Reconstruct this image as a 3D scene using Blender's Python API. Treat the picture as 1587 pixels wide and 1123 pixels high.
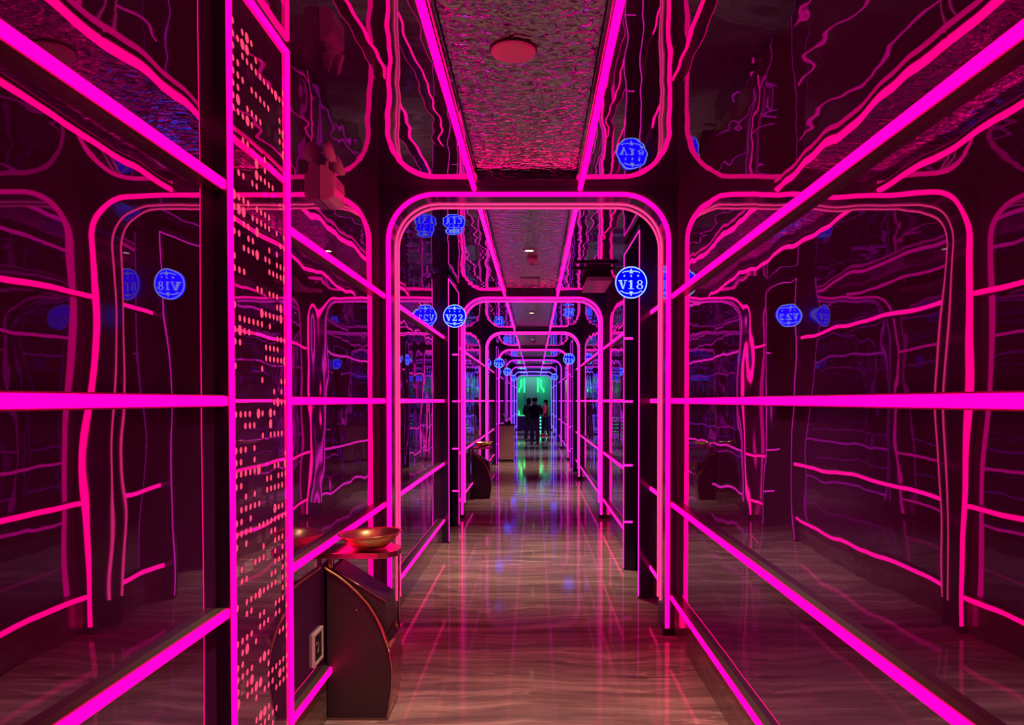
import bpy, bmesh, math, random
from mathutils import Vector, Matrix
PI = math.pi
for o in list(bpy.data.objects):
    bpy.data.objects.remove(o)
S = bpy.context.scene
COL = S.collection

# ---------------------------------------------------------------- camera
F_PX, W_PX = 1152.0, 1587.0
PITCH = math.radians(1.2)
cam_d = bpy.data.cameras.new('camera')
cam_d.sensor_width = 36.0
cam_d.lens = 36.0 * F_PX / W_PX
cam_d.shift_x = -(829 - 793.5) / W_PX
cam_d.shift_y = ((621 - 561.5) + F_PX * math.tan(PITCH)) / W_PX
cam_d.clip_start = 0.02
cam_d.clip_end = 200
cam = bpy.data.objects.new('camera', cam_d)
COL.objects.link(cam)
EYE = 1.58
cam.location = (0, 0, EYE)
cam.rotation_euler = (PI / 2 - PITCH, 0, 0)
S.camera = cam

# ---------------------------------------------------------------- world, view
w = bpy.data.worlds.new('night')
S.world = w
w.use_nodes = True
w.node_tree.nodes['Background'].inputs[0].default_value = (0.02, 0.005, 0.02, 1)
w.node_tree.nodes['Background'].inputs[1].default_value = 0.1
S.view_settings.view_transform = 'Standard'
S.view_settings.look = 'None'
S.view_settings.gamma = 1
S.view_settings.use_curve_mapping = False
S.view_settings.exposure = 0.0
S.cycles.max_bounces = 10
S.cycles.glossy_bounces = 7
S.cycles.diffuse_bounces = 3
S.cycles.sample_clamp_indirect = 6.0
S.cycles.caustics_reflective = True

NEON = 5.2          # strength of the light tubes
DOWN_W = 300.0       # watts of a ceiling downlight

# ---------------------------------------------------------------- materials
def mat(name):
    m = bpy.data.materials.new(name)
    m.use_nodes = True
    nt = m.node_tree
    nt.nodes.clear()
    out = nt.nodes.new('ShaderNodeOutputMaterial')
    return m, nt, out

def principled(name, col, rough=0.5, metal=0.0, spec=0.5, bump=None):
    m, nt, out = mat(name)
    p = nt.nodes.new('ShaderNodeBsdfPrincipled')
    p.inputs['Base Color'].default_value = (*col, 1)
    p.inputs['Roughness'].default_value = rough
    p.inputs['Metallic'].default_value = metal
    p.inputs['Specular IOR Level'].default_value = spec
    nt.links.new(p.outputs[0], out.inputs[0])
    # fine grain so that no surface is perfectly uniform
    g = nt.nodes.new('ShaderNodeNewGeometry')
    n = nt.nodes.new('ShaderNodeTexNoise')
    n.inputs['Scale'].default_value = bump[0] if bump else 60
    n.inputs['Detail'].default_value = 3
    b = nt.nodes.new('ShaderNodeBump')
    b.inputs['Strength'].default_value = 1.0
    b.inputs['Distance'].default_value = bump[1] if bump else 0.0001
    nt.links.new(g.outputs['Position'], n.inputs['Vector'])
    nt.links.new(n.outputs['Fac'], b.inputs['Height'])
    nt.links.new(b.outputs[0], p.inputs['Normal'])
    return m

def emission(name, col, strength):
    m, nt, out = mat(name)
    e = nt.nodes.new('ShaderNodeEmission')
    e.inputs[0].default_value = (*col, 1)
    e.inputs[1].default_value = strength
    nt.links.new(e.outputs[0], out.inputs[0])
    return m

def mirror(name, tint, amp, scale, stretch=(1, 1, 1), amp2=0.0, scale2=9.0, haze=(0.25, 0.030, 0.26), hazef=0.22):
    """wavy dark mirror sheet: sharp reflection plus a thin dusty haze"""
    m, nt, out = mat(name)
    g = nt.nodes.new('ShaderNodeNewGeometry')
    mp = nt.nodes.new('ShaderNodeMapping')
    mp.inputs['Scale'].default_value = stretch
    nt.links.new(g.outputs['Position'], mp.inputs['Vector'])
    n1 = nt.nodes.new('ShaderNodeTexNoise')
    n1.inputs['Scale'].default_value = scale
    n1.inputs['Detail'].default_value = 0.6
    n2 = nt.nodes.new('ShaderNodeTexNoise')
    n2.inputs['Scale'].default_value = scale2
    n2.inputs['Detail'].default_value = 0.0
    nt.links.new(mp.outputs[0], n1.inputs['Vector'])
    nt.links.new(mp.outputs[0], n2.inputs['Vector'])
    a = nt.nodes.new('ShaderNodeMath'); a.operation = 'MULTIPLY'; a.inputs[1].default_value = amp
    b2 = nt.nodes.new('ShaderNodeMath'); b2.operation = 'MULTIPLY_ADD'; b2.inputs[1].default_value = amp2
    nt.links.new(n1.outputs['Fac'], a.inputs[0])
    nt.links.new(n2.outputs['Fac'], b2.inputs[0])
    nt.links.new(a.outputs[0], b2.inputs[2])
    bp = nt.nodes.new('ShaderNodeBump')
    bp.inputs['Strength'].default_value = 1.0
    bp.inputs['Distance'].default_value = 1.0
    nt.links.new(b2.outputs[0], bp.inputs['Height'])
    gl = nt.nodes.new('ShaderNodeBsdfGlossy')
    gl.inputs['Color'].default_value = (*tint, 1)
    gl.inputs['Roughness'].default_value = 0.015
    fz = nt.nodes.new('ShaderNodeFresnel'); fz.inputs['IOR'].default_value = 1.5
    tc = nt.nodes.new('ShaderNodeMixRGB')
    tc.inputs['Color1'].default_value = (*tint, 1)
    tc.inputs['Color2'].default_value = (0.92, 0.88, 1.0, 1)
    nt.links.new(fz.outputs[0], tc.inputs['Fac'])
    nt.links.new(tc.outputs[0], gl.inputs['Color'])
    nt.links.new(bp.outputs[0], gl.inputs['Normal'])
    df = nt.nodes.new('ShaderNodeBsdfDiffuse')
    df.inputs['Color'].default_value = (*haze, 1)  # neon glow on the dusty sheet is put into this diffuse colour
    mx = nt.nodes.new('ShaderNodeMixShader')
    mx.inputs[0].default_value = hazef
    nt.links.new(gl.outputs[0], mx.inputs[1])
    nt.links.new(df.outputs[0], mx.inputs[2])
    nt.links.new(mx.outputs[0], out.inputs[0])
    return m

def marble(name, c_dark, c_mid, c_light, rough, scale, warp, spec=0.5):
    m, nt, out = mat(name)
    g = nt.nodes.new('ShaderNodeNewGeometry')
    w1 = nt.nodes.new('ShaderNodeTexNoise')
    w1.inputs['Scale'].default_value = 1.1
    w1.inputs['Detail'].default_value = 2
    nt.links.new(g.outputs['Position'], w1.inputs['Vector'])
    add = nt.nodes.new('ShaderNodeVectorMath'); add.operation = 'MULTIPLY_ADD'
    add.inputs[1].default_value = warp
    nt.links.new(w1.outputs['Color'], add.inputs[0])
    nt.links.new(g.outputs['Position'], add.inputs[2])
    mp = nt.nodes.new('ShaderNodeMapping')
    mp.inputs['Scale'].default_value = scale
    nt.links.new(add.outputs[0], mp.inputs['Vector'])
    n = nt.nodes.new('ShaderNodeTexNoise')
    n.inputs['Scale'].default_value = 1.0
    n.inputs['Detail'].default_value = 9
    n.inputs['Roughness'].default_value = 0.68
    nt.links.new(mp.outputs[0], n.inputs['Vector'])
    r = nt.nodes.new('ShaderNodeValToRGB')
    cr = r.color_ramp
    cr.elements[0].position = 0.30; cr.elements[0].color = (*c_dark, 1)
    cr.elements[1].position = 0.72; cr.elements[1].color = (*c_light, 1)
    e = cr.elements.new(0.50); e.color = (*c_mid, 1)
    nt.links.new(n.outputs['Fac'], r.inputs[0])
    # thin pale veins
    mp2 = nt.nodes.new('ShaderNodeMapping')
    mp2.inputs['Scale'].default_value = (scale[0] * 0.6, scale[1] * 0.5, scale[2] * 0.6)
    mp2.inputs['Location'].default_value = (3.1, 7.7, 1.3)
    nt.links.new(add.outputs[0], mp2.inputs['Vector'])
    n2 = nt.nodes.new('ShaderNodeTexNoise')
    n2.inputs['Scale'].default_value = 1.0
    n2.inputs['Detail'].default_value = 4
    nt.links.new(mp2.outputs[0], n2.inputs['Vector'])
    sb = nt.nodes.new('ShaderNodeMath'); sb.operation = 'SUBTRACT'; sb.inputs[1].default_value = 0.5
    ab = nt.nodes.new('ShaderNodeMath'); ab.operation = 'ABSOLUTE'
    mr = nt.nodes.new('ShaderNodeMapRange')
    mr.inputs['From Min'].default_value = 0.0; mr.inputs['From Max'].default_value = 0.012
    mr.inputs['To Min'].default_value = 0.55; mr.inputs['To Max'].default_value = 0.0
    nt.links.new(n2.outputs['Fac'], sb.inputs[0]); nt.links.new(sb.outputs[0], ab.inputs[0]); nt.links.new(ab.outputs[0], mr.inputs['Value'])
    mixc = nt.nodes.new('ShaderNodeMixRGB')
    mixc.inputs['Color2'].default_value = (*c_light, 1)
    nt.links.new(mr.outputs[0], mixc.inputs['Fac'])
    nt.links.new(r.outputs[0], mixc.inputs['Color1'])
    p = nt.nodes.new('ShaderNodeBsdfPrincipled')
    p.inputs['Roughness'].default_value = rough
    p.inputs['Specular IOR Level'].default_value = spec
    nt.links.new(mixc.outputs[0], p.inputs['Base Color'])
    nw = nt.nodes.new('ShaderNodeTexNoise'); nw.inputs['Scale'].default_value = 6; nw.inputs['Detail'].default_value = 1
    nt.links.new(g.outputs['Position'], nw.inputs['Vector'])
    bp = nt.nodes.new('ShaderNodeBump'); bp.inputs['Strength'].default_value = 1; bp.inputs['Distance'].default_value = 0.0003
    nt.links.new(nw.outputs['Fac'], bp.inputs['Height'])
    nt.links.new(bp.outputs[0], p.inputs['Normal'])
    nt.links.new(p.outputs[0], out.inputs[0])
    return m

def hammered(name):
    m, nt, out = mat(name)
    g = nt.nodes.new('ShaderNodeNewGeometry')
    mp = nt.nodes.new('ShaderNodeMapping')
    mp.inputs['Scale'].default_value = (1.0, 1.25, 1)
    nt.links.new(g.outputs['Position'], mp.inputs['Vector'])
    n = nt.nodes.new('ShaderNodeTexNoise')
    n.inputs['Scale'].default_value = 15
    n.inputs['Detail'].default_value = 1.5
    n.inputs['Distortion'].default_value = 0.6
    nt.links.new(mp.outputs[0], n.inputs['Vector'])
    bp = nt.nodes.new('ShaderNodeBump')
    bp.inputs['Strength'].default_value = 1.0
    bp.inputs['Distance'].default_value = 0.0145
    nt.links.new(n.outputs['Fac'], bp.inputs['Height'])
    p = nt.nodes.new('ShaderNodeBsdfPrincipled')
    p.inputs['Base Color'].default_value = (0.46, 0.42, 0.58, 1)
    p.inputs['Metallic'].default_value = 1.0
    p.inputs['Roughness'].default_value = 0.10
    nt.links.new(bp.outputs[0], p.inputs['Normal'])
    nt.links.new(p.outputs[0], out.inputs[0])
    return m

M = {}
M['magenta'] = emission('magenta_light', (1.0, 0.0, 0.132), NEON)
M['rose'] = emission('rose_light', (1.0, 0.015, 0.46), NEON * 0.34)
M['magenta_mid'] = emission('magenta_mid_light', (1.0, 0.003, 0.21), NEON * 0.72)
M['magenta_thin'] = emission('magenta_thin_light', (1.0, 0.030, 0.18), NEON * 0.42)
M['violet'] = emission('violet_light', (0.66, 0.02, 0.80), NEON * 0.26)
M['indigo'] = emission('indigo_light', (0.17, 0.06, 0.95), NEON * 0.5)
M['pinkhole'] = emission('pink_backlight', (1.0, 0.055, 0.15), 1.3)
M['blue'] = emission('blue_sign_face', (0.0, 0.0, 1.0), 3.4)
M['paleblue'] = emission('pale_blue_sign_lines', (0.34, 0.55, 1.0), 1.25)
M['green'] = emission('green_light', (0.02, 1.0, 0.22), 3.6)
M['teal'] = emission('teal_step_light', (0.08, 1.0, 0.40), 3.0)
M['warm'] = emission('warm_lamp', (1.0, 0.80, 0.50), 7.0)
M['mirror'] = mirror('dark_wavy_mirror', (0.26, 0.21, 0.40), 0.0050, 1.9, (1, 1, 0.8), 0.0004, 7.0)
M['mirror_ceiling'] = mirror('dark_wavy_ceiling_mirror', (0.23, 0.19, 0.33), 0.0090, 1.8, (1, 1, 1), 0.0010, 6.0, (0.20, 0.03, 0.24), 0.14)
M['mirror_panel'] = mirror('dark_panel_mirror', (0.36, 0.27, 0.36), 0.0028, 2.2)
M['gloss'] = principled('black_gloss_purple_glow', (0.040, 0.012, 0.075), 0.12, 0.0, 0.5, (3.0, 0.0015))  # purple ambient glow put into the black base colour
M['black'] = principled('black_matt', (0.012, 0.010, 0.013), 0.5)
M['blackmetal'] = principled('black_metal', (0.035, 0.022, 0.03), 0.38)
M['brownmetal'] = principled('brown_metal', (0.20, 0.15, 0.12), 0.35, 0.6)
M['hammered'] = hammered('hammered_steel')
M['floor'] = marble('veined_marble_floor', (0.12, 0.08, 0.085), (0.31, 0.205, 0.20), (0.68, 0.50, 0.44), 0.06, (0.85, 8.0, 1.0), (0.5, 0.32, 0.2), 0.05)
M['marble'] = marble('veined_marble_base', (0.10, 0.075, 0.070), (0.20, 0.15, 0.13), (0.36, 0.28, 0.24), 0.16, (3.0, 2.2, 9.0), (0.2, 0.3, 0.5))
M['brass'] = principled('brushed_brass', (0.86, 0.66, 0.30), 0.33, 1.0, 0.5, (25, 0.0004))
M['copper'] = principled('pink_steel', (0.58, 0.34, 0.32), 0.22, 1.0)
M['white'] = principled('white_plastic', (0.72, 0.68, 0.64), 0.45)
M['greyplastic'] = principled('grey_plastic', (0.42, 0.36, 0.38), 0.4)
M['lampplastic'] = principled('lamp_plastic', (0.80, 0.74, 0.76), 0.22, 0.0, 0.6)
M['pinkdisc'] = principled('pale_plastic', (0.80, 0.55, 0.58), 0.5)
M['wood'] = marble('peach_wood', (0.66, 0.38, 0.28), (0.76, 0.46, 0.34), (0.82, 0.54, 0.42), 0.45, (2.0, 2.0, 14.0), (0.05, 0.05, 0.05))
M['screen'] = principled('dark_glass', (0.01, 0.01, 0.015), 0.08)
M['greenwall'] = principled('green_grey_wall', (0.16, 0.40, 0.34), 0.35)
M['greywall'] = principled('grey_wall', (0.36, 0.20, 0.30), 0.4)
M['stair'] = principled('stair_purple_lit', (0.34, 0.10, 0.28), 0.3)  # purple cast of the indigo and pink light put into the colour
M['skin'] = principled('skin', (0.55, 0.33, 0.24), 0.5)
M['hair'] = principled('black_hair', (0.010, 0.008, 0.010), 0.8, 0.0, 0.15)
M['navy'] = principled('navy_cloth', (0.010, 0.008, 0.03), 0.95, 0.0, 0.1)
M['slate'] = principled('slate_cloth', (0.075, 0.065, 0.13), 0.95, 0.0, 0.1)
M['darkcloth'] = principled('dark_cloth', (0.018, 0.012, 0.03), 0.95, 0.0, 0.1)
M['red'] = principled('red_cloth', (0.50, 0.004, 0.07), 0.75)

# ---------------------------------------------------------------- mesh builder
class MB:
    def __init__(s):
        s.v = []; s.f = []; s.smooth = []
    def add(s, vs, fs, smooth=False):
        o = len(s.v)
        s.v += [tuple(v) for v in vs]
        s.f += [tuple(i + o for i in f) for f in fs]
        s.smooth += [smooth] * len(fs)
        return s
    def box(s, x0, x1, y0, y1, z0, z1):
        x0, x1 = min(x0, x1), max(x0, x1); y0, y1 = min(y0, y1), max(y0, y1); z0, z1 = min(z0, z1), max(z0, z1)
        vs = [(x0, y0, z0), (x1, y0, z0), (x1, y1, z0), (x0, y1, z0), (x0, y0, z1), (x1, y0, z1), (x1, y1, z1), (x0, y1, z1)]
        return s.add(vs, [(0, 3, 2, 1), (4, 5, 6, 7), (0, 1, 5, 4), (1, 2, 6, 5), (2, 3, 7, 6), (3, 0, 4, 7)])
    def prism(s, poly, axis, a, b):
        """polygon (2-D) extruded along axis ('x','y','z') from a to b"""
        def P(p, t):
            return {'x': (t, p[0], p[1]), 'y': (p[0], t, p[1]), 'z': (p[0], p[1], t)}[axis]
        n = len(poly)
        vs = [P(p, a) for p in poly] + [P(p, b) for p in poly]
        fs = [tuple(range(n))[::-1], tuple(range(n, 2 * n))]
        fs += [(i, (i + 1) % n, n + (i + 1) % n, n + i) for i in range(n)]
        return s.add(vs, fs)
    def strip(s, ring_a, ring_b, axis, a, b):
        """solid between two open polylines of equal length, extruded along axis"""
        def P(p, t):
            return {'x': (t, p[0], p[1]), 'y': (p[0], t, p[1]), 'z': (p[0], p[1], t)}[axis]
        n = len(ring_a)
        vs = [P(p, a) for p in ring_a] + [P(p, a) for p in ring_b] + [P(p, b) for p in ring_a] + [P(p, b) for p in ring_b]
        fs = []
        for i in range(n - 1):
            fs += [(i, i + 1, n + i + 1, n + i), (2 * n + i, 3 * n + i, 3 * n + i + 1, 2 * n + i + 1),
                   (i, 2 * n + i, 2 * n + i + 1, i + 1), (n + i, n + i + 1, 3 * n + i + 1, 3 * n + i)]
        fs += [(0, n, 3 * n, 2 * n), (n - 1, 3 * n - 1, 4 * n - 1, 2 * n - 1)]
        return s.add(vs, fs)
    def tube(s, path, r, n=8, closed=False):
        P = [Vector(p) for p in path]
        k = len(P)
        rings = []
        up = None
        for i in range(k):
            if closed:
                t = (P[(i + 1) % k] - P[i - 1]).normalized()
            else:
                t = (P[min(i + 1, k - 1)] - P[max(i - 1, 0)]).normalized()
            if up is None:
                up = Vector((0, 0, 1)) if abs(t.z) < 0.9 else Vector((1, 0, 0))
            up = (up - t * up.dot(t)).normalized()
            sd = t.cross(up)
            rr = r[i] if isinstance(r, (list, tuple)) else r
            rings.append([P[i] + (up * math.cos(2 * PI * j / n) + sd * math.sin(2 * PI * j / n)) * rr for j in range(n)])
        vs = [v for ring in rings for v in ring]
        fs = []
        for i in range(k if closed else k - 1):
            a, b = i * n, ((i + 1) % k) * n
            fs += [(a + j, a + (j + 1) % n, b + (j + 1) % n, b + j) for j in range(n)]
        if not closed:
            fs += [tuple(range(n))[::-1], tuple(range((k - 1) * n, k * n))]
        return s.add(vs, fs, True)
    def lathe(s, prof, cx, cy, n=40, cz=0.0):
        k = len(prof)
        vs = [(cx + r * math.cos(2 * PI * j / n), cy + r * math.sin(2 * PI * j / n), cz + z) for r, z in prof for j in range(n)]
        fs = [(i * n + j, i * n + (j + 1) % n, (i + 1) * n + (j + 1) % n, (i + 1) * n + j) for i in range(k - 1) for j in range(n)]
        return s.add(vs, fs, True)
    def ball(s, c, r, nu=14, nv=9):
        rx, ry, rz = r if isinstance(r, (tuple, list)) else (r, r, r)
        vs = [(c[0], c[1], c[2] + rz)]
        for i in range(1, nv):
            a = PI * i / nv
            vs += [(c[0] + rx * math.sin(a) * math.cos(2 * PI * j / nu), c[1] + ry * math.sin(a) * math.sin(2 * PI * j / nu), c[2] + rz * math.cos(a)) for j in range(nu)]
        vs.append((c[0], c[1], c[2] - rz))
        fs = [(0, 1 + j, 1 + (j + 1) % nu) for j in range(nu)]
        for i in range(nv - 2):
            a = 1 + i * nu; b = a + nu
            fs += [(a + j, b + j, b + (j + 1) % nu, a + (j + 1) % nu) for j in range(nu)]
        a = 1 + (nv - 2) * nu
        fs += [(a + j, len(vs) - 1, a + (j + 1) % nu) for j in range(nu)]
        return s.add(vs, fs, True)
    def build(s, name, material, parent=None, bevel=0.0):
        me = bpy.data.meshes.new(name)
        me.from_pydata(s.v, [], s.f)
        me.polygons.foreach_set('use_smooth', s.smooth)
        me.update()
        bm = bmesh.new(); bm.from_mesh(me)
        bmesh.ops.recalc_face_normals(bm, faces=bm.faces)
        bm.to_mesh(me); bm.free()
        me.materials.append(material)
        o = bpy.data.objects.new(name, me)
        COL.objects.link(o)
        if parent is not None:
            o.parent = parent
            o.matrix_parent_inverse = Matrix.Identity(4)
        if bevel:
            b = o.modifiers.new('bevel', 'BEVEL'); b.width = bevel; b.segments = 2; b.limit_method = 'ANGLE'
        return o

def tag(o, label, cat, group=None):
    o['label'] = label; o['category'] = cat
    if group: o['group'] = group
    return o
def thing(name, label, cat, loc=(0, 0, 0), rz=0.0, group=None):
    o = bpy.data.objects.new(name, None)
    o.empty_display_size = 0.1
    COL.objects.link(o)
    o.location = loc; o.rotation_euler = (0, 0, rz)
    return tag(o, label, cat, group)
def struct(o):
    o['kind'] = 'structure'
    return o
def copy_tree(o, parent=None):
    c = o.copy(); COL.objects.link(c); c.parent = parent
    for ch in list(o.children):
        copy_tree(ch, c)
    return c

# ---------------------------------------------------------------- layout
XL, XR, ZC = -1.044, 0.957, 3.017
BAY = 5.0
NG = 8
Y0, Y1 = -1.2, 45.0
REC = 0.04                                  # recess of the ceiling channel
RX0, RX1 = -0.405, 0.302                  # light tubes
PX0, PX1 = -0.372, 0.268                  # hammered panel channel
ORD = ['first', 'second', 'third', 'fourth', 'fifth', 'sixth', 'seventh', 'eighth']
# side, near y, far y, plane x, name on sign
DOORS = [(-1, 8.24, 9.33, -0.957, 'V22'), (1, 5.92, 6.93, 0.831, 'V18'),
         (1, 16.60, 17.60, 0.845, 'V16'), (-1, 18.40, 19.40, -0.957, 'V21'), (-1, 23.85, 24.85, -0.957, 'V20'),
         (1, 28.90, 29.90, 0.845, 'V15'), (-1, 30.45, 31.45, -0.957, 'V19')]
POST = 0.05
PANEL = (2.435, 3.04)                       # the perforated panel on the left wall

# ---------------------------------------------------------------- room shell
struct(MB().box(XL - 0.4, XR + 0.4, Y0, Y1, -0.1, 0.0).build('floor', M['floor']))
for side, X, nm in ((-1, XL, 'left'), (1, XR, 'right')):
    mb, bb = MB(), MB()
    y = Y0
    for d in sorted([d for d in DOORS if d[0] == side], key=lambda d: d[1]) + [None]:
        ye = d[1] if d else Y1
        mb.box(X, X + side * 0.4, y, ye, 0.0, ZC)
        ys = y
        for n in range(0, NG + 2):
            a, b = max(ys, n * BAY - BAY + 0.33), min(ye, n * BAY)
            if n == 0: a, b = ys, min(ye, 0.33)
            if n == 1: a = max(ys, 0.33)
            if n == NG + 1: b = min(ye, 41.0)
            if b - a > 0.02:
                bb.box(X, X - side * 0.012, a, b, 0.0, 0.235)
        if d: y = d[2]
    struct(mb.build('wall_' + nm, M['mirror']))
    struct(bb.build('baseboard_' + nm, M['marble']))
mb = MB().box(XL - 0.4, PX0, Y0, Y1, ZC, ZC + 0.3).box(PX1, XR + 0.4, Y0, Y1, ZC, ZC + 0.3).box(PX0, PX1, Y0, Y1, ZC + REC + 0.02, ZC + 0.3)
for n in range(0, NG + 1):
    mb.box(PX0, PX1, max(n * BAY - 0.14, Y0), n * BAY + 0.36, ZC, ZC + REC + 0.02)
mb.box(PX0, PX1, 43.6, Y1, ZC, ZC + REC + 0.02)
struct(mb.build('ceiling', M['mirror_ceiling']))
struct(MB().box(XL - 0.4, XR + 0.4, Y0 - 0.1, Y0, 0, ZC + 0.3).build('wall_back', M['gloss']))

def where(n):
    return 'before the first arch' if n == 1 else ('past the last arch' if n == NG + 1 else 'between the %s and %s arches' % (ORD[n - 2], ORD[n - 1]))

# hammered steel panels in the ceiling channel
for n in range(1, NG + 2):
    a = Y0 if n == 1 else (n - 1) * BAY + 0.36
    if n == 1: a = 0.36
    b = n * BAY - 0.14 if n <= NG else 43.6
    o = MB().box(PX0 + 0.004, PX1 - 0.004, a + 0.004, b - 0.004, ZC + REC, ZC + REC + 0.018).build('hammered_ceiling_panel', M['hammered'])
    tag(o, 'hammered silver metal ceiling panel ' + where(n), 'ceiling panel', 'hammered panels along the ceiling')

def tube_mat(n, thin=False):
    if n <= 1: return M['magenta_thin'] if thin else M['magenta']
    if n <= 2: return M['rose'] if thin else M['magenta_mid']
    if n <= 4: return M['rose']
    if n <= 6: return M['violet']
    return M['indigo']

# ---------------------------------------------------------------- light arches
def arc_path(x0, x1, zt, r, z0, seg=14):
    p = [(x0, z0), (x0, zt - r)]
    p += [(x0 + r - r * math.cos(a), zt - r + r * math.sin(a)) for a in [PI / 2 * i / seg for i in range(1, seg + 1)]]
    p += [(x1 - r + r * math.sin(a), zt - r + r * math.cos(a)) for a in [PI / 2 * i / seg for i in range(0, seg + 1)]]
    p += [(x1, z0)]
    return p
GX0, GX1, GZ, GR = -0.970, 0.884, 2.948, 0.30
def outer_path(inner):
    out = []
    n = len(inner)
    for i, (x, z) in enumerate(inner):
        if i <= 1: out.append((XL + 0.001, z))
        elif i >= n - 1: out.append((XR - 0.001, z))
        else:
            cx = GX0 + GR if x < 0 else GX1 - GR
            cz = GZ - GR
            dx, dz = x - cx, z - cz
            lim_x = (XL + 0.001 - cx) if x < 0 else (XR - 0.001 - cx)
            t = min(lim_x / dx if abs(dx) > 1e-6 else 1e9, (ZC - 0.001 - cz) / dz if abs(dz) > 1e-6 else 1e9)
            out.append((cx + dx * t, cz + dz * t))
    return out
GD = 0.31
inner = arc_path(GX0, GX1, GZ, GR, 0.0)
outer = outer_path(inner)
for n in range(1, NG + 1):
    yb = n * BAY
    t = thing('light_arch', 'black rounded arch lined with glowing tubes, the %s from the camera' % ('nearest' if n == 1 else ORD[n - 1]), 'arch', (0, yb, 0), 0, 'light arches across the corridor')
    fm = MB().strip(inner, outer, 'y', 0.0, GD)
    # corner infill of the outer rectangle
    for sgn, xw in ((-1, XL + 0.001), (1, XR - 0.001)):
        fan = [p for p in outer if (p[0] < 0) == (sgn < 0) and p[1] > GZ - GR - 1e-6]
    fm.build('frame', M['gloss'], t)
    if n <= 3 or n in (4,):
        m1, m2 = tube_mat(n), tube_mat(n, True)
    else:
        m1 = m2 = tube_mat(n)
    pth = arc_path(GX0 - 0.010, GX1 + 0.010, GZ + 0.010, GR + 0.010, 0.05)
    MB().tube([(x, -0.008, z) for x, z in pth], 0.0155).build('front_tube', m1, t)
    for dy in (0.195, 0.298):
        pth = arc_path(GX0 + 0.004, GX1 - 0.004, GZ - 0.004, GR - 0.004, 0.18)
        MB().tube([(x, dy, z) for x, z in pth], 0.0062, 6).build('rear_tube', m2, t)
    for x in (GX0 - 0.012, GX1 + 0.012):
        MB().box(x - 0.03, x + 0.03, -0.022, 0.0, 0.0, 0.045).build('foot', M['black'], t)

# ---------------------------------------------------------------- wall light strips
HTS = [(0.250, 'lowest'), (0.882, 'second lowest'), (1.580, 'eye-level'), (2.283, 'topmost')]
OUT = 0.032
def bay(n):
    return 'before first arch' if n == 1 else 'between %s and %s arches' % (ORD[n - 2], ORD[n - 1])
def strip(side, X, a, b, z, hn, n, extra):
    sn = 'left' if side < 0 else 'right'
    t = thing('light_strip', '%s pink strip, %s wall, %s%s' % (hn, sn, bay(n), extra), 'light strip', (X, a, z), 0, 'pink light strips along the walls')
    L = b - a
    s = -side
    ch = MB().box(0.0, s * OUT, 0.0, L, -0.020, 0.020)
    ch.build('channel', M['brownmetal'], t)
    r = 0.004
    x0, x1, z0, z1 = s * (OUT + 0.0002), s * (OUT + 0.009), -0.0155, 0.0155
    sec = [(x0, z0), (x1 - s * r, z0), (x1 - s * r * .3, z0 + r * .3), (x1, z0 + r), (x1, z1 - r), (x1 - s * r * .3, z1 - r * .3), (x1 - s * r, z1), (x0, z1)]
    MB().prism(sec, 'y', 0.0, L).build('diffuser', tube_mat(min(n, 8)), t)
for side, X in ((-1, XL), (1, XR)):
    for n in range(1, NG + 1):
        a = -1.0 if n == 1 else (n - 1) * BAY + GD
        b = n * BAY - 0.001
        cuts = [(d[1], d[2] + POST, 'door ' + d[4]) for d in DOORS if d[0] == side and a < d[1] < b]
        if side < 0 and n == 1: cuts.append((PANEL[0], PANEL[1], 'the perforated panel'))
        segs, y = [], a
        for c0, c1, nm in cuts:
            segs.append((y, c0 - 0.001, ', short of ' + nm)); segs.append((c1 + 0.001, b, ', past ' + nm))
        if not cuts: segs = [(a, b, '')]
        for (p, q, ex) in segs:
            if q - p < 0.06: continue
            for z, hn in HTS:
                strip(side, X, p, q, z, hn, n, ex)

# ceiling tubes at the edges of the channel
for side, x in (('left', RX0), ('right', RX1)):
    for n in range(1, NG + 1):
        a = -1.0 if n == 1 else (n - 1) * BAY + GD
        b = n * BAY - 0.02
        pieces = [(a, b, '')] if n > 1 else [(a, 2.93, ', nearer piece'), (2.95, b, ', farther piece')]
        for p, q, ex in pieces:
            t = thing('ceiling_light_tube', 'pink tube on the ceiling, %s edge, %s%s' % (side, bay(n), ex), 'light tube', (x, p, ZC), 0, 'pink tubes along the ceiling channel')
            MB().box(-0.014, 0.014, 0, q - p, -0.010, -0.0005).build('clip_rail', M['black'], t)
            MB().tube([(0, 0, -0.026), (0, q - p, -0.026)], 0.0165, 10).build('tube', tube_mat(n), t)

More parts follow.
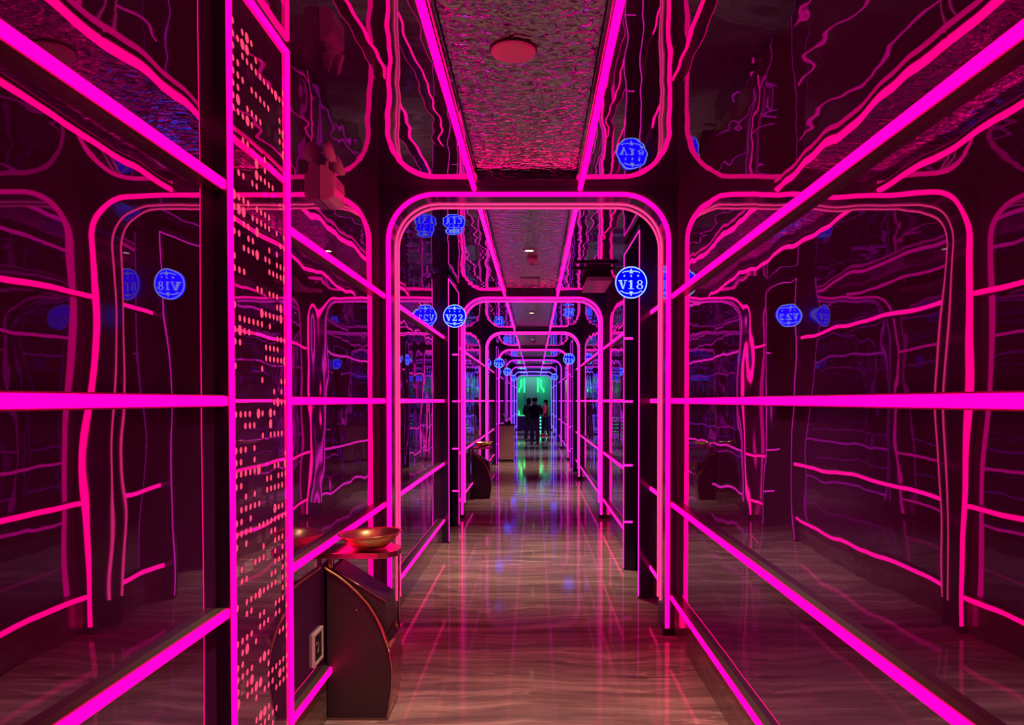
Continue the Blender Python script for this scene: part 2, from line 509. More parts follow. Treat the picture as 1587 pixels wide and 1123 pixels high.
# ---------------------------------------------------------------- room doors in alcoves
for i, (side, ya, yb, xp, nm) in enumerate(DOORS):
    X = XL if side < 0 else XR
    s = -side
    d = struct(MB().box(X - s * 0.30, X - s * 0.34, ya, yb, 0.0, 2.30).build('door_%d' % (i + 1), M['blackmetal']))
    MB().box(X - s * 0.255, X - s * 0.30, ya + 0.10, ya + 0.13, 0.95, 1.25).build('handle', M['brass'], d)
    j = MB()
    j.box(X - s * 0.34, xp, ya - 0.002, ya + POST, 0, 2.985)
    j.box(X - s * 0.34, xp, yb, yb + POST, 0, 2.985)
    j.box(X - s * 0.34, xp, ya + POST, yb, 2.93, 2.985)
    j.box(X - s * 0.34, X - s * 0.25, ya + POST, yb, 2.30, 2.93)
    j.box(X - s * 0.398, X - s * 0.35, ya, yb, 0, ZC)
    j.box(X - s * 0.39, X - s * 0.0, ya + 0.001, yb + POST, 2.986, ZC - 0.001)
    struct(j.build('trim_%d' % (i + 1), M['gloss']))
    n = int(ya // BAY) + 1
    t = thing('door_light_outline', 'thin pink light outline round the dark doorway of room %s' % nm, 'light outline', (0, 0, 0), 0, 'light outlines round doorways')
    r = 0.0047
    m = tube_mat(min(n + 1, 8), True)
    e = xp + s * 0.003
    MB().tube([(e, ya - 0.006, 0.02), (e, ya - 0.006, 2.93)], r).build('post_tube', m, t)
    MB().tube([(e, yb - 0.006, 0.02), (e, yb - 0.006, 2.93)], r).build('post_tube', m, t)
    MB().tube([(e, ya - 0.006, 2.93), (e, yb - 0.006, 2.93)], r).build('top_tube', m, t)
    for z in (0.45, 0.98, 1.575, 2.16):
        MB().tube([(xp - s * 0.004, yb - 0.008, z), (xp - s * 0.080, yb - 0.008, z)], 0.010).build('jamb_stub', m, t)  # short emissive stubs laid across the far jamb

# ---------------------------------------------------------------- perforated panel
def perforated():
    x = -1.010
    ya, yb = PANEL
    t = thing('perforated_panel', 'tall mirror panel with lit round holes framed in pink light on the left wall', 'panel', (XL, ya, 0))
    W, H = yb - ya, 2.99
    th = x - XL
    # carcass
    c = MB().box(0.0005, th + 0.009, -0.006, 0.0, 0.0, H + 0.012).box(0.0005, th - 0.012, 0, 0.012, 0.0, H).box(0.0005, th - 0.012, W - 0.012, W, 0, H).box(0.0005, 0.012, 0.012, W - 0.012, 0, H).box(0.0005, th - 0.012, 0, W, H, H + 0.012)
    c.build('carcass', M['gloss'], t)
    MB().box(th - 0.008, th - 0.005, 0.013, W - 0.013, 0.0, H).build('backlight', M['pinkhole'], t)
    rnd = random.Random(11)
    p = 0.0412
    nc = int((W - 0.025) // p)
    nr = int((H - 0.12) // p)
    y_off = (W - nc * p) / 2
    holes = {}
    for r in range(nr):
        c0 = 0
        while c0 < nc:
            run = rnd.choice([1, 2, 2, 3, 4, 5])
            if rnd.random() < 0.66:
                for k in range(c0, min(nc, c0 + run)):
                    if rnd.random() < 0.9: holes[(k, r)] = 0.0118
            c0 += run + (1 if rnd.random() < 0.55 else 0)
    for kk in list(holes):
        if rnd.random() < 0.075: holes[kk] = 0.0182
    mb = MB()
    xf = th
    N = 16
    for r in range(nr):
        for k in range(nc):
            ya_, za_ = y_off + k * p, 0.03 + r * p
            if (k, r) not in holes:
                mb.add([(xf, ya_, za_), (xf, ya_ + p, za_), (xf, ya_ + p, za_ + p), (xf, ya_, za_ + p)], [(0, 1, 2, 3)])
                continue
            R = holes[(k, r)]
            cy, cz = ya_ + p / 2, za_ + p / 2
            sq, ci, ck = [], [], []
            for q in range(N):
                a = 2 * PI * q / N
                ca, sa = math.cos(a), math.sin(a)
                mxx = max(abs(ca), abs(sa))
                sq.append((xf, cy + ca / mxx * p / 2, cz + sa / mxx * p / 2))
                ci.append((xf, cy + ca * R, cz + sa * R))
                ck.append((xf - 0.0012, cy + ca * R, cz + sa * R))
            fs = [(q, (q + 1) % N, N + (q + 1) % N, N + q) for q in range(N)] + [(N + q, N + (q + 1) % N, 2 * N + (q + 1) % N, 2 * N + q) for q in range(N)]
            mb.add(sq + ci + ck, fs)
    ym, zm = y_off + nc * p, 0.03 + nr * p
    for (a, b, c2, d2) in ((0, y_off, 0, H), (ym, W, 0, H), (y_off, ym, 0, 0.03), (y_off, ym, zm, H)):
        mb.add([(xf, a, c2), (xf, b, c2), (xf, b, d2), (xf, a, d2)], [(0, 1, 2, 3)])
    o = mb.build('perforated_sheet', M['mirror_panel'], t)
    fr = MB()
    e = th + 0.006
    fr.tube([(e, 0.016, 0.02), (e, 0.016, H)], 0.0155).build('frame_tube', M['magenta'], t)
    MB().tube([(e, W + 0.004, 0.02), (e, W + 0.004, H)], 0.0095).build('frame_tube', M['magenta'], t)
    MB().tube([(e, 0.016, H), (e, W + 0.004, H)], 0.0105).build('frame_tube', M['magenta'], t)
perforated()

# ---------------------------------------------------------------- round blue signs
def quadstrip(path, widths):
    """2-D stroke -> list of quads"""
    qs = []
    P = [Vector((x, y)) for x, y in path]
    off = []
    for i in range(len(P)):
        t = (P[min(i + 1, len(P) - 1)] - P[max(i - 1, 0)]).normalized()
        nrm = Vector((-t.y, t.x)) * widths[i] / 2
        off.append((P[i] + nrm, P[i] - nrm))
    for i in range(len(P) - 1):
        qs.append([off[i][0], off[i + 1][0], off[i + 1][1], off[i][1]])
    return qs
def ring2(cx, cy, rx, ry, wx, wy, a0=0.0, a1=2 * PI, n=24):
    qs = []
    for i in range(n):
        a, b = a0 + (a1 - a0) * i / n, a0 + (a1 - a0) * (i + 1) / n
        qs.append([Vector((cx + rx * math.cos(a), cy + ry * math.sin(a))), Vector((cx + rx * math.cos(b), cy + ry * math.sin(b))),
                   Vector((cx + (rx - wx) * math.cos(b), cy + (ry - wy) * math.sin(b))), Vector((cx + (rx - wx) * math.cos(a), cy + (ry - wy) * math.sin(a)))])
    return qs
def rect2(x0, x1, y0, y1):
    return [[Vector((x0, y0)), Vector((x1, y0)), Vector((x1, y1)), Vector((x0, y1))]]
def glyph(c):
    V = lambda *p: [[Vector(q) for q in p]]
    if c == 'V':
        return V((0.04, 0.97), (0.31, 0.97), (0.55, 0.0), (0.40, 0.0)) + V((0.69, 0.97), (0.78, 0.97), (0.55, 0.0), (0.47, 0.08)) + rect2(-0.05, 0.40, 0.93, 1.0) + rect2(0.58, 0.90, 0.93, 1.0)
    if c == '1':
        return rect2(0.30, 0.53, 0.0, 0.98) + rect2(0.12, 0.72, 0.0, 0.06) + V((0.10, 0.86), (0.32, 1.0), (0.32, 0.88), (0.12, 0.80))
    if c == '8':
        return ring2(0.42, 0.75, 0.30, 0.25, 0.14, 0.06) + ring2(0.42, 0.27, 0.36, 0.27, 0.16, 0.06)
    if c == '0':
        return ring2(0.42, 0.5, 0.36, 0.5, 0.17, 0.06)
    if c == '2':
        pa = [(0.13, 0.72), (0.15, 0.85), (0.27, 0.95), (0.45, 0.96), (0.60, 0.86), (0.62, 0.70), (0.50, 0.50), (0.30, 0.28), (0.12, 0.10)]
        return quadstrip(pa, [0.16, 0.14, 0.09, 0.09, 0.16, 0.20, 0.16, 0.09, 0.07]) + rect2(0.08, 0.74, 0.0, 0.16) + V((0.68, 0.14), (0.74, 0.14), (0.80, 0.30), (0.74, 0.30))
    if c == '6':
        return ring2(0.42, 0.31, 0.35, 0.31, 0.16, 0.06) + quadstrip([(0.14, 0.32), (0.17, 0.60), (0.30, 0.84), (0.50, 0.95), (0.66, 0.88)], [0.15, 0.16, 0.13, 0.08, 0.12])
    if c == '9':
        return ring2(0.42, 0.69, 0.35, 0.31, 0.16, 0.06) + quadstrip([(0.70, 0.68), (0.67, 0.40), (0.54, 0.16), (0.34, 0.05), (0.18, 0.12)], [0.15, 0.16, 0.13, 0.08, 0.12])
    if c == '5':
        return rect2(0.16, 0.72, 0.86, 1.0) + rect2(0.16, 0.24, 0.50, 0.98) + ring2(0.40, 0.31, 0.36, 0.31, 0.17, 0.06, -PI * 0.85, PI * 0.68)
    return []
def flat(mb, quads, ox, oz, sx, sz, y0, y1):
    for q in quads:
        mb.prism([(ox + p.x * sx, oz + p.y * sz) for p in q], 'y', y0, y1)
def round_sign(side, y, x, z, nm, label, X):
    R = 0.127
    t = thing('round_sign', label, 'sign', (x, y, z), 0, 'round blue room signs')
    n = 40
    MB().prism([(R * 0.985 * math.cos(2 * PI * k / n), R * 0.985 * math.sin(2 * PI * k / n)) for k in range(n)], 'y', -0.008, 0.012).build('face', M['blue'], t)
    MB().tube([((R - 0.005) * math.cos(2 * PI * k / n), -0.010, (R - 0.005) * math.sin(2 * PI * k / n)) for k in range(n)], 0.0048, 8, True).build('ring', M['paleblue'], t)
    lt = MB()
    h = 0.070
    for k, c in enumerate(nm):
        flat(lt, glyph(c), -0.098 + k * 0.068, -0.052, 0.072, h, -0.0115, -0.0085)
    lt.build('lettering', M['paleblue'], t)
    for sg, zc in ((1, 0.088), (-1, -0.085)):
        orn = MB()
        flat(orn, [[Vector((-0.018, 0.0)), Vector((0.018, 0.0)), Vector((0.008, sg * 0.014)), Vector((0.0, sg * 0.030)), Vector((-0.008, sg * 0.014))]], 0, zc - sg * 0.006, 1, 1, -0.0115, -0.0085)
        flat(orn, [[Vector((-0.014, -0.006)), Vector((0.014, -0.006)), Vector((0.010, 0.006)), Vector((-0.010, 0.006))]], 0, zc - sg * 0.010, 1, 1, -0.0115, -0.0085)
        for m_ in (-1, 1):
            pa = [(m_ * 0.018, zc - 0.001 * sg), (m_ * 0.030, zc + 0.001 * sg), (m_ * 0.044, zc - 0.003 * sg), (m_ * 0.056, zc - 0.004 * sg), (m_ * 0.068, zc - 0.012 * sg)]
            flat(orn, quadstrip(pa, [0.010, 0.006, 0.009, 0.005, 0.009]), 0, 0, 1, 1, -0.0115, -0.0085)
            if sg < 0:
                pa = [(m_ * 0.088, zc + 0.016), (m_ * 0.074, zc + 0.017), (m_ * 0.062, zc + 0.010)]
                flat(orn, quadstrip(pa, [0.006, 0.008, 0.004]), 0, 0, 1, 1, -0.0115, -0.0085)
        orn.build('ornament', M['paleblue'], t)
    # three small characters above the number
    for k, strokes in enumerate(([((-.5, .1), (.5, .1)), ((0, .6), (0, -.5)), ((-.5, -.5), (-.1, .0)), ((.4, -.5), (.1, .0)), ((-.3, .5), (.35, .5))],
                                 [((-.5, .25), (.5, .25)), ((0, .6), (0, .0)), ((-.3, -.05), (.3, -.05)), ((-.3, -.55), (.3, -.55)), ((-.3, -.05), (-.3, -.55)), ((.3, -.05), (.3, -.55))],
                                 [((-.55, .4), (-.2, .4)), ((-.55, -.2), (-.2, -.2)), ((-.1, .5), (.5, .5)), ((.5, .5), (.5, .05)), ((0, .5), (0, -.4)), ((0, -.45), (.6, -.45))])):
        orn = MB()
        for a, b in strokes:
            flat(orn, quadstrip([a, b], [0.2, 0.2]), -0.054 + k * 0.054, 0.052, 0.013, 0.014, -0.0115, -0.0085)
        orn.build('character', M['paleblue'], t)
    MB().box(-0.02, 0.02, 0.012, 0.030, -0.03, 0.03).build('bracket', M['black'], t)
for side, ya, yb, xp, nm in DOORS:
    sx = {-1: -0.883, 1: 0.758}[side]
    n = int(ya // BAY) + 1
    sn = 'left' if side < 0 else 'right'
    lab = {'V22': 'round blue illuminated sign reading V22 at the left doorway before the second arch',
           'V18': 'round blue illuminated sign reading V18 at the right doorway, largest of the signs'}.get(nm, 'small distant round blue sign on the %s wall %s' % (sn, where(n)))
    round_sign(side, ya - 0.036, sx, 2.512, nm, lab, XL if side < 0 else XR)

# ---------------------------------------------------------------- floor bins with bowls
def make_bin(y, label):
    t = thing('floor_bin', label, 'bin', (XL + 0.016, y, 0), 0, 'curved black bins by the left wall')
    D = 0.26
    curve = [(0.0, 0.745), (0.05, 0.715), (0.10, 0.676), (0.15, 0.630), (0.20, 0.575), (0.24, 0.512), (0.27, 0.450), (0.292, 0.385), (0.300, 0.355)]
    front = [(0.312, 0.30), (0.318, 0.24), (0.316, 0.17), (0.308, 0.10), (0.296, 0.03), (0.29, 0.012)]
    prof = [(0.0, 0.012)] + curve + front
    MB().prism(prof, 'y', 0.0, D).build('body', M['blackmetal'], t, 0.003)
    lid = MB().prism([(0.0, 0.50), (0.0, 0.742), (0.025, 0.748), (0.285, 0.585), (0.298, 0.45), (0.29, 0.40), (0.20, 0.40)], 'y', 0.016, D - 0.006)
    lo = lid.build('lid', M['blackmetal'], t, 0.004)
    MB().tube([(0.02, 0.014, 0.752), (0.288, 0.014, 0.587)], 0.004, 6).build('rim', M['copper'], lo)
    for yy in (-0.004, D + 0.004):
        MB().tube([(u + 0.004, yy, z + 0.004) for u, z in [(-0.012, 0.757)] + curve], 0.0065, 6).build('curved_trim', M['brass'], t)
        MB().tube([(u + 0.004, yy, z) for u, z in [(0.300, 0.355)] + front], 0.0055, 6).build('front_trim', M['copper'], t)
    fp = MB().strip([(u + 0.006, z) for u, z in [curve[-1]] + front], [(u + 0.010, z) for u, z in [curve[-1]] + front], 'y', 0.0, D)
    fp.build('front_plate', M['copper'], t)
    MB().prism([(0.292, 0.375), (0.330, 0.412), (0.338, 0.404), (0.306, 0.345)], 'y', 0.0, D).build('lip', M['copper'], t)
    MB().box(-0.005, 0.30, -0.006, D + 0.006, 0.0, 0.012).build('plinth', M['brownmetal'], t)
    # shelf
    sh = MB().prism([(-0.012, 0.0), (0.25, 0.0), (0.30, 0.02), (0.335, 0.07), (0.345, 0.14), (0.335, 0.20), (0.30, D - 0.01), (0.25, D), (-0.012, D)], 'z', 0.800, 0.828)
    so = sh.build('shelf', M['copper'], t, 0.002)
    for u, v in ((0.012, 0.03), (0.012, D - 0.03)):
        MB().box(u - 0.010, u + 0.010, v - 0.008, v + 0.008, 0.735, 0.800).build('post', M['copper'], t)
    MB().tube([(0.318, D - 0.05, 0.34), (0.318, D - 0.05, 0.80)], 0.006, 6).build('post', M['copper'], t)
    MB().tube([(0.148, -0.001, 0.548), (0.148, -0.006, 0.548)], 0.005, 8).build('lock', M['copper'], t)
    return t
def make_bowl(x, y, z, label):
    prof = [(r * 0.94, z) for r, z in [(0.0, 0.004), (0.060, 0.004), (0.085, 0.010), (0.118, 0.030), (0.146, 0.058), (0.152, 0.072), (0.170, 0.078), (0.173, 0.076), (0.171, 0.073), (0.154, 0.066), (0.149, 0.055), (0.121, 0.026), (0.088, 0.004), (0.062, 0.0), (0.0, 0.0)]]
    o = MB().lathe(prof, 0, 0, 48).build('brass_bowl', M['brass'])
    o.location = (x, y, z); o.rotation_euler = (0.0, math.radians(-2.5), 0)
    return tag(o, label, 'bowl', 'brass bowls on the bins')
bin1 = make_bin(3.65, 'curved black metal bin against the left wall, nearest the camera')
bowl1 = make_bowl(-0.838, 3.78, 0.833, 'wide brass bowl on the shelf of the nearest bin')
bin2 = copy_tree(bin1)
bin2.location = (XL + 0.016, 12.0, 0)
bin2['label'] = 'small distant curved black bin by the left wall after the second arch'
bowl2 = copy_tree(bowl1)
bowl2.location = (-0.838, 12.13, 0.833)
bowl2['label'] = 'distant brass bowl on the shelf of the farther bin'

# ---------------------------------------------------------------- wall plate by the bin
t = thing('wall_socket', 'square white-framed dark wall plate low on the left wall beside the bin', 'wall plate', (XL, 3.455, 0.33))
fr = MB().box(0.0005, 0.012, 0, 0.15, 0, 0.014).box(0.0005, 0.012, 0, 0.15, 0.141, 0.155).box(0.0005, 0.012, 0, 0.014, 0.014, 0.141).box(0.0005, 0.012, 0.136, 0.15, 0.014, 0.141)
fr.build('frame', M['white'], t)
MB().box(0.0005, 0.007, 0.014, 0.136, 0.014, 0.141).build('insert', M['black'], t)
MB().tube([(0.009, 0.06 + 0.02 * math.cos(a), 0.078 + 0.026 * math.sin(a)) for a in [k * 0.4 - 1.5 for k in range(11)]], 0.002, 6).build('emblem', M['greyplastic'], t)

# ---------------------------------------------------------------- emergency light with two heads
t = thing('emergency_light', 'twin-headed emergency lamp box high on the left wall past the perforated panel', 'emergency light', (XL, 3.62, 2.555))
body = MB().prism([(0.0005, 0.0), (0.045, 0.0), (0.072, 0.02), (0.072, 0.120), (0.030, 0.168), (0.0005, 0.168)], 'y', 0, 0.20)
body.build('battery_box', M['lampplastic'], t, 0.004)
MB().box(0.0722, 0.076, 0.01, 0.19, 0.072, 0.084).build('highlight_bar', M['pinkdisc'], t)  # pale raised bar stands in for a highlight across the box
for k, yy in enumerate((0.035, 0.150)):
    MB().tube([(0.025, yy, 0.150), (0.030, yy, 0.195)], 0.009, 8).build('stalk', M['lampplastic'], t)
    hd = MB().lathe([(0.0, -0.026), (0.022, -0.024), (0.044, -0.006), (0.050, 0.016), (0.050, 0.022), (0.043, 0.024), (0.0, 0.020)], 0, 0, 22)
    h = hd.build('lamp_head', M['lampplastic'], t)
    h.location = (0.036 + 0.012 * k, yy, 0.235 - 0.03 * k)
    h.rotation_euler = (math.radians(-14), math.radians(68), 0)

# ---------------------------------------------------------------- ceiling fittings
ZP = ZC + REC
def downlight(n, y):
    t = thing('downlight', 'small warm round downlight in the hammered ceiling %s' % where(n), 'downlight', (-0.055, y, ZP), 0, 'downlights along the ceiling')
    MB().lathe([(0.062, 0.002), (0.062, -0.006), (0.046, -0.010), (0.044, 0.0)], 0, 0, 28).build('rim', M['greyplastic'], t)
    MB().lathe([(0.0, -0.004), (0.045, -0.004)], 0, 0, 28).build('lens', M['warm'], t)
    ld = bpy.data.lights.new('downlight_beam', 'SPOT')
    ld.energy = DOWN_W
    ld.color = (1.0, 0.74, 0.50) if n < 5 else (0.86, 0.80, 1.0)
    ld.spot_size = math.radians(81)
    ld.spot_blend = 1.0
    ld.shadow_soft_size = 0.05
    lo = bpy.data.objects.new('beam', ld)
    COL.objects.link(lo)
    lo.parent = t
    lo.location = (0, 0, -0.02)
for n in range(1, NG + 1):
    downlight(n, [2.70, 7.32][n - 1] if n < 3 else [12.5, 17.9][n - 3] if n < 5 else 12.5 + 5.0 * (n - 3))
t = thing('ceiling_speaker', 'flat pale round disc on the hammered ceiling before the first arch', 'ceiling speaker', (-0.090, 3.16, ZP))
MB().lathe([(0.0, -0.016), (0.090, -0.016), (0.094, -0.012), (0.094, 0.002)], 0, 0, 40).build('cover', M['pinkdisc'], t)
MB().lathe([(0.094, 0.001), (0.100, 0.001), (0.100, -0.004), (0.094, -0.006)], 0, 0, 40).build('gasket', M['black'], t)
def smoke(y, x, label):
    t = thing('smoke_detector', label, 'smoke detector', (x, y, ZP), 0)
    MB().lathe([(0.0, -0.002), (0.052, -0.002), (0.055, -0.02), (0.055, -0.045), (0.046, -0.058), (0.0, -0.060)], 0, 0, 24).build('housing', M['pinkdisc'], t)
    MB().lathe([(0.030, -0.058), (0.030, -0.074), (0.0, -0.076)], 0, 0, 20).build('sensor', M['greyplastic'], t)
smoke(7.72, -0.025, 'round smoke detector on the hammered ceiling between the first and second arches')
smoke(18.6, -0.03, 'tiny smoke detector on the hammered ceiling before the fourth arch')
t = thing('ceiling_vent', 'slatted rectangular vent in the hammered ceiling before the second arch', 'vent', (-0.055, 8.95, ZP))
f = MB().box(-0.125, 0.125, 0, 0.012, -0.012, 0).box(-0.125, 0.125, 0.608, 0.62, -0.012, 0).box(-0.125, -0.113, 0.012, 0.608, -0.012, 0).box(0.113, 0.125, 0.012, 0.608, -0.012, 0)
f.build('frame', M['greyplastic'], t)
sl = MB()
for k in range(13):
    sl.box(-0.108 + k * 0.018 - 0.004, -0.108 + k * 0.018 + 0.004, 0.012, 0.608, -0.011, -0.001)
sl.build('slats', M['greyplastic'], t)
t = thing('hanging_light_box', 'slim flat box hung under the mirrored ceiling beside the V18 doorway', 'light box', (0.715, 8.2, 2.90))
MB().prism([(-0.14, 0.0), (0.14, 0.0), (0.14, 0.045), (-0.14, 0.045)], 'y', 0, 0.92).build('box', M['greyplastic'], t, 0.005)
for yy in (0.10, 0.80):
    MB().box(-0.13, 0.13, yy, yy + 0.02, 0.045, ZC - 2.90 - 0.001).build('hanger', M['black'], t)
for yy in (-0.50, -0.13):
    MB().box(-0.31, 0.15, yy, yy + 0.035, ZC - 2.90 - 0.016, ZC - 2.90 - 0.001).build('ceiling_rail', M['black'], t)

# ---------------------------------------------------------------- lectern
t = thing('lectern', 'peach wooden lectern box by the left wall before the fourth arch', 'lectern', (-0.745, 19.50, 0))
MB().box(-0.20, 0.20, 0.0, 0.34, 0.04, 0.93).build('body', M['wood'], t, 0.006)
MB().box(-0.18, 0.18, 0.02, 0.32, 0.0, 0.04).build('plinth', M['black'], t)
MB().box(-0.205, 0.205, -0.005, 0.345, 0.93, 0.965).build('top', M['blackmetal'], t, 0.004)
pv = MB().prism([(-0.12, 1.235), (-0.10, 1.245), (0.105, 1.035), (0.085, 1.020)], 'y', 0.04, 0.30).build('screen', M['screen'], t, 0.003)
MB().box(-0.05, 0.11, 0.10, 0.24, 0.965, 1.03).build('stand', M['blackmetal'], t)
MB().tube([(-0.124, 0.038, 1.247), (0.107, 0.038, 1.037)], 0.008, 6).build('edge_strip', M['white'], pv)

# ---------------------------------------------------------------- far end: stairs and green wall
YS = 41.0
st = MB()
for k in range(4):
    st.box(XL, XR, YS + 0.30 * k, YS + 0.30 * (k + 1) + (2.6 if k == 3 else 0), 0.18 * k if k < 3 else 0.0, 0.18 * (k + 1))
    if k: st.box(XL, XR, YS + 0.30 * k + 0.001, YS + 0.30 * (k + 1), 0.0, 0.18 * k)
struct(st.build('stairs', M['stair']))
struct(MB().box(XL - 0.4, XR + 0.4, 44.5, Y1, 0.0, ZC).build('wall_front', M['greenwall']))
struct(MB().box(-0.56, 0.10, 44.30, 44.5, 0.72, ZC).build('trim_20', M['greywall']))
tag(MB().box(XL + 0.07, -0.56, 41.95, 42.00, 0.722, 0.80).build('lit_platform_edge', emission('pale_green_lit_edge', (0.10, 0.85, 0.40), 0.8)), 'pale green lit platform edge, drawn glowing, along the top step at the far end', 'platform edge')  # emissive bar stands in for the lit front edge of the platform
for k, (xs, lab) in enumerate((([-0.62, -0.62], 'left of the grey pillar, straight'), ([-0.82, -0.82, -0.95, -0.95], 'left of the grey pillar, bent'),
                               ([0.17, 0.17], 'right of the grey pillar, straight'), ([0.36, 0.36, 0.52, 0.52], 'right of the grey pillar, bent'))):
    zs = [2.95, 2.10] if len(xs) == 2 else [2.85, 2.42, 2.25, 2.10]
    o = MB().tube([(x, 44.44, z) for x, z in zip(xs, zs)], 0.03).build('green_light_tube', M['green'])
    tag(o, 'glowing green tube on the far end wall ' + lab, 'light tube', 'green tubes on the end wall')
for x, lab in ((-0.95, 'far left on'), (-0.62, 'next to the grey pillar on')):
    t = thing('uplight', 'small green uplight %s the raised platform' % lab, 'uplight', (x, 44.25, 0.72), 0, 'green uplights on the platform')
    MB().lathe([(0.0, 0.0), (0.05, 0.0), (0.05, 0.04), (0.0, 0.04)], 0, 0, 16).build('base', M['black'], t)
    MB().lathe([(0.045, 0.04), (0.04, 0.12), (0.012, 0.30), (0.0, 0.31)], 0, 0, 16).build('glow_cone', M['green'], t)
for k in range(4):
    for xx, nm in ((0.31, 'middle'), (0.66, 'right')):
        o = MB().lathe([(0.0, 0.0), (0.045, 0.0), (0.045, 0.02), (0.0, 0.022)], 0, 0, 16).build('step_light', M['teal'])
        o.rotation_euler = (PI / 2, 0, 0)
        o.location = (xx, YS + 0.30 * k - 0.001, 0.18 * k + 0.10)
        tag(o, 'small teal light on the %s stair riser at the far end, %s row' % (['lowest', 'second', 'third', 'top'][k], nm), 'step light', 'teal lights on the stair risers')
gl = bpy.data.lights.new('green_wash', 'AREA')
gl.energy = 30; gl.color = (0.12, 1.0, 0.60); gl.shape = 'RECTANGLE'; gl.size = 1.7; gl.size_y = 0.3
go = bpy.data.objects.new('green_wash', gl); COL.objects.link(go)
go.location = (-0.05, 43.6, ZC - 0.03); go.rotation_euler = (math.radians(35), 0, 0)

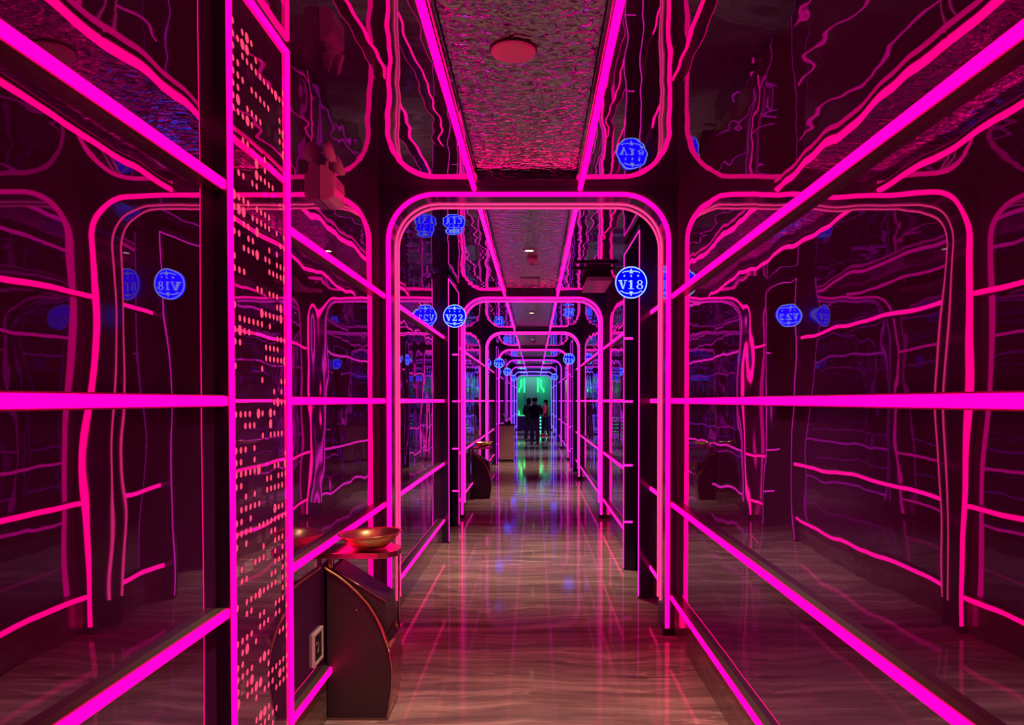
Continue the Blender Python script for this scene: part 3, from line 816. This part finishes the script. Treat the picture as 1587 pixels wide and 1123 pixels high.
# ---------------------------------------------------------------- people
def skin(name, verts, edges, radii, material, parent, sub=1):
    me = bpy.data.meshes.new(name)
    me.from_pydata(verts, edges, [])
    o = bpy.data.objects.new(name, me)
    COL.objects.link(o)
    if parent is not None: o.parent = parent
    md = o.modifiers.new('skin', 'SKIN')
    md.use_smooth_shade = True
    if not me.skin_vertices:
        return o
    for i, r in enumerate(radii):
        sv = me.skin_vertices[0].data[i]
        sv.radius = (r, r) if not isinstance(r, tuple) else r
        sv.use_root = (i == 0)
    sb = o.modifiers.new('sub', 'SUBSURF'); sb.levels = sub; sb.render_levels = sub
    me.materials.append(material)
    return o
def person(label, loc, rz, sc, arms, stride, top, legs, shoe, long_hair=False):
    """arms: for each side (elbow, wrist); stride: forward offset of the right foot"""
    t = thing('person', label, 'person', loc, rz, None)
    t.scale = (sc, sc, sc)
    V, E, R = [], [], []
    def v(p, r, parent=None):
        V.append(p); R.append(r)
        if parent is not None: E.append((parent, len(V) - 1))
        return len(V) - 1
    pel = v((0, 0, 0.95), (0.15, 0.11))
    sp = v((0, 0.0, 1.12), (0.135, 0.10), pel)
    chst = v((0, 0.0, 1.32), (0.16, 0.11), sp)
    nk = v((0, 0.0, 1.47), 0.055, chst)
    h0 = v((0, 0.015, 1.54), 0.070, nk)
    h1 = v((0, 0.02, 1.615), 0.082, h0)
    h2 = v((0, 0.010, 1.668), 0.050, h1)
    hips, limbs = [], []
    for s in (-1, 1):
        st_ = stride * s
        hp = v((s * 0.09, 0.0, 0.88), 0.088, pel)
        kn = v((s * 0.105, st_ * 0.5 + 0.03, 0.50), 0.058, hp)
        an = v((s * 0.11, st_, 0.09), 0.040, kn)
        v((s * 0.12, st_ + 0.14, 0.035), 0.035, an)
        limbs.append((V[hp], V[kn], V[an]))
        sh = v((s * 0.175, 0.0, 1.395), 0.058, chst)
        el = v(arms[0 if s < 0 else 1][0], 0.042, sh)
        wr = v(arms[0 if s < 0 else 1][1], 0.028, el)
        d = (Vector(V[wr]) - Vector(V[el])).normalized()
        pm = v(tuple(Vector(V[wr]) + d * 0.055), 0.030, wr)
        side = d.cross(Vector((0, 0, 1)))
        side = side.normalized() if side.length > 1e-3 else Vector((1, 0, 0))
        for k, ln in enumerate((0.062, 0.075, 0.080, 0.070)):
            b = Vector(V[pm]) + side * (k - 1.5) * 0.019 + d * 0.030
            k1 = v(tuple(b), 0.009, pm)
            k2 = v(tuple(b + d * ln * 0.55 + Vector((0, 0, -0.012))), 0.0085, k1)
            v(tuple(b + d * ln * 0.9 + Vector((0, 0, -0.034))), 0.0075, k2)
        b = Vector(V[wr]) + d * 0.03 - side * s * 0.03
        k1 = v(tuple(b), 0.010, wr)
        v(tuple(b + d * 0.045 - side * s * 0.018), 0.0085, k1)
        hips.append((V[sh], V[el], V[wr]))
    skin('body', V, E, R, M['skin'], t)
    # face
    fc = MB().tube([(0, 0.095, 1.625), (0, 0.118, 1.60)], [0.008, 0.014], 6)
    fc.build('nose', M['skin'], t)
    MB().ball((-0.033, 0.098, 1.635), 0.011, 8, 6).ball((0.033, 0.098, 1.635), 0.011, 8, 6).build('eyes', M['hair'], t)
    MB().ball((0, 0.096, 1.568), (0.024, 0.008, 0.006), 8, 6).build('mouth', M['red'], t)
    MB().ball((-0.088, 0.012, 1.615), (0.012, 0.02, 0.032), 8, 6).ball((0.088, 0.012, 1.615), (0.012, 0.02, 0.032), 8, 6).build('ears', M['skin'], t)
    hr = MB().ball((0, -0.022, 1.662), (0.103, 0.110, 0.098))
    if long_hair: hr.ball((0, -0.05, 1.56), (0.085, 0.06, 0.13)).ball((0, -0.085, 1.70), (0.05, 0.05, 0.05))
    hr.build('hair', M['hair'], t)
    # shirt
    TV = [(0, 0, 0.885), (0, 0, 1.00), (0, 0, 1.14), (0, 0, 1.30), (0, 0, 1.425)]
    TE = [(0, 1), (1, 2), (2, 3), (3, 4)]
    TR = [(0.192, 0.152), (0.186, 0.150), (0.175, 0.14), (0.195, 0.145), (0.085, 0.08)]
    for (a, b, c) in hips:
        i = len(TV)
        w2 = tuple(Vector(b) + (Vector(c) - Vector(b)) * 0.85)
        TV += [a, b, w2]; TE += [(3, i), (i, i + 1), (i + 1, i + 2)]; TR += [0.092, 0.074, 0.058]
    skin('top', TV, TE, TR, top, t)
    PV = [(0, 0, 1.02), (0, 0, 0.93)]; PE = [(0, 1)]; PR = [(0.150, 0.112), (0.168, 0.125)]
    for (a, b, c) in limbs:
        i = len(PV)
        PV += [(a[0], a[1], 0.80), b, (c[0], c[1], 0.085)]; PE += [(1, i), (i, i + 1), (i + 1, i + 2)]; PR += [0.104, 0.080, 0.064]
    skin('trousers', PV, PE, PR, legs, t)
    for (a, b, c) in limbs:
        MB().ball((c[0], c[1] + 0.06, 0.045), (0.05, 0.135, 0.045)).build('shoe', shoe, t)
    return t
person('person walking away in a dark top and slate trousers, centre of the corridor', (-0.01, 27.2, 0), 0.0, 0.99,
       (((-0.285, 0.03, 1.14), (-0.12, 0.24, 1.16)), ((0.285, 0.03, 1.14), (0.12, 0.24, 1.16))), -0.13, M['navy'], M['slate'], M['black'])
person('person in dark clothes with dark hair, half hidden at the left of the group', (-0.22, 28.7, 0), -0.5, 0.965,
       (((-0.25, 0.02, 1.13), (-0.20, 0.20, 1.05)), ((0.23, 0.05, 1.13), (0.15, 0.25, 1.10))), 0.10, M['darkcloth'], M['darkcloth'], M['black'], True)
person('person in a red top and dark trousers at the right of the group', (0.47, 33.6, 0), 1.9, 0.93,
       (((-0.24, 0.05, 1.14), (-0.16, 0.24, 1.08)), ((0.24, 0.05, 1.14), (0.16, 0.24, 1.08))), 0.10, M['red'], M['darkcloth'], M['red'], True)
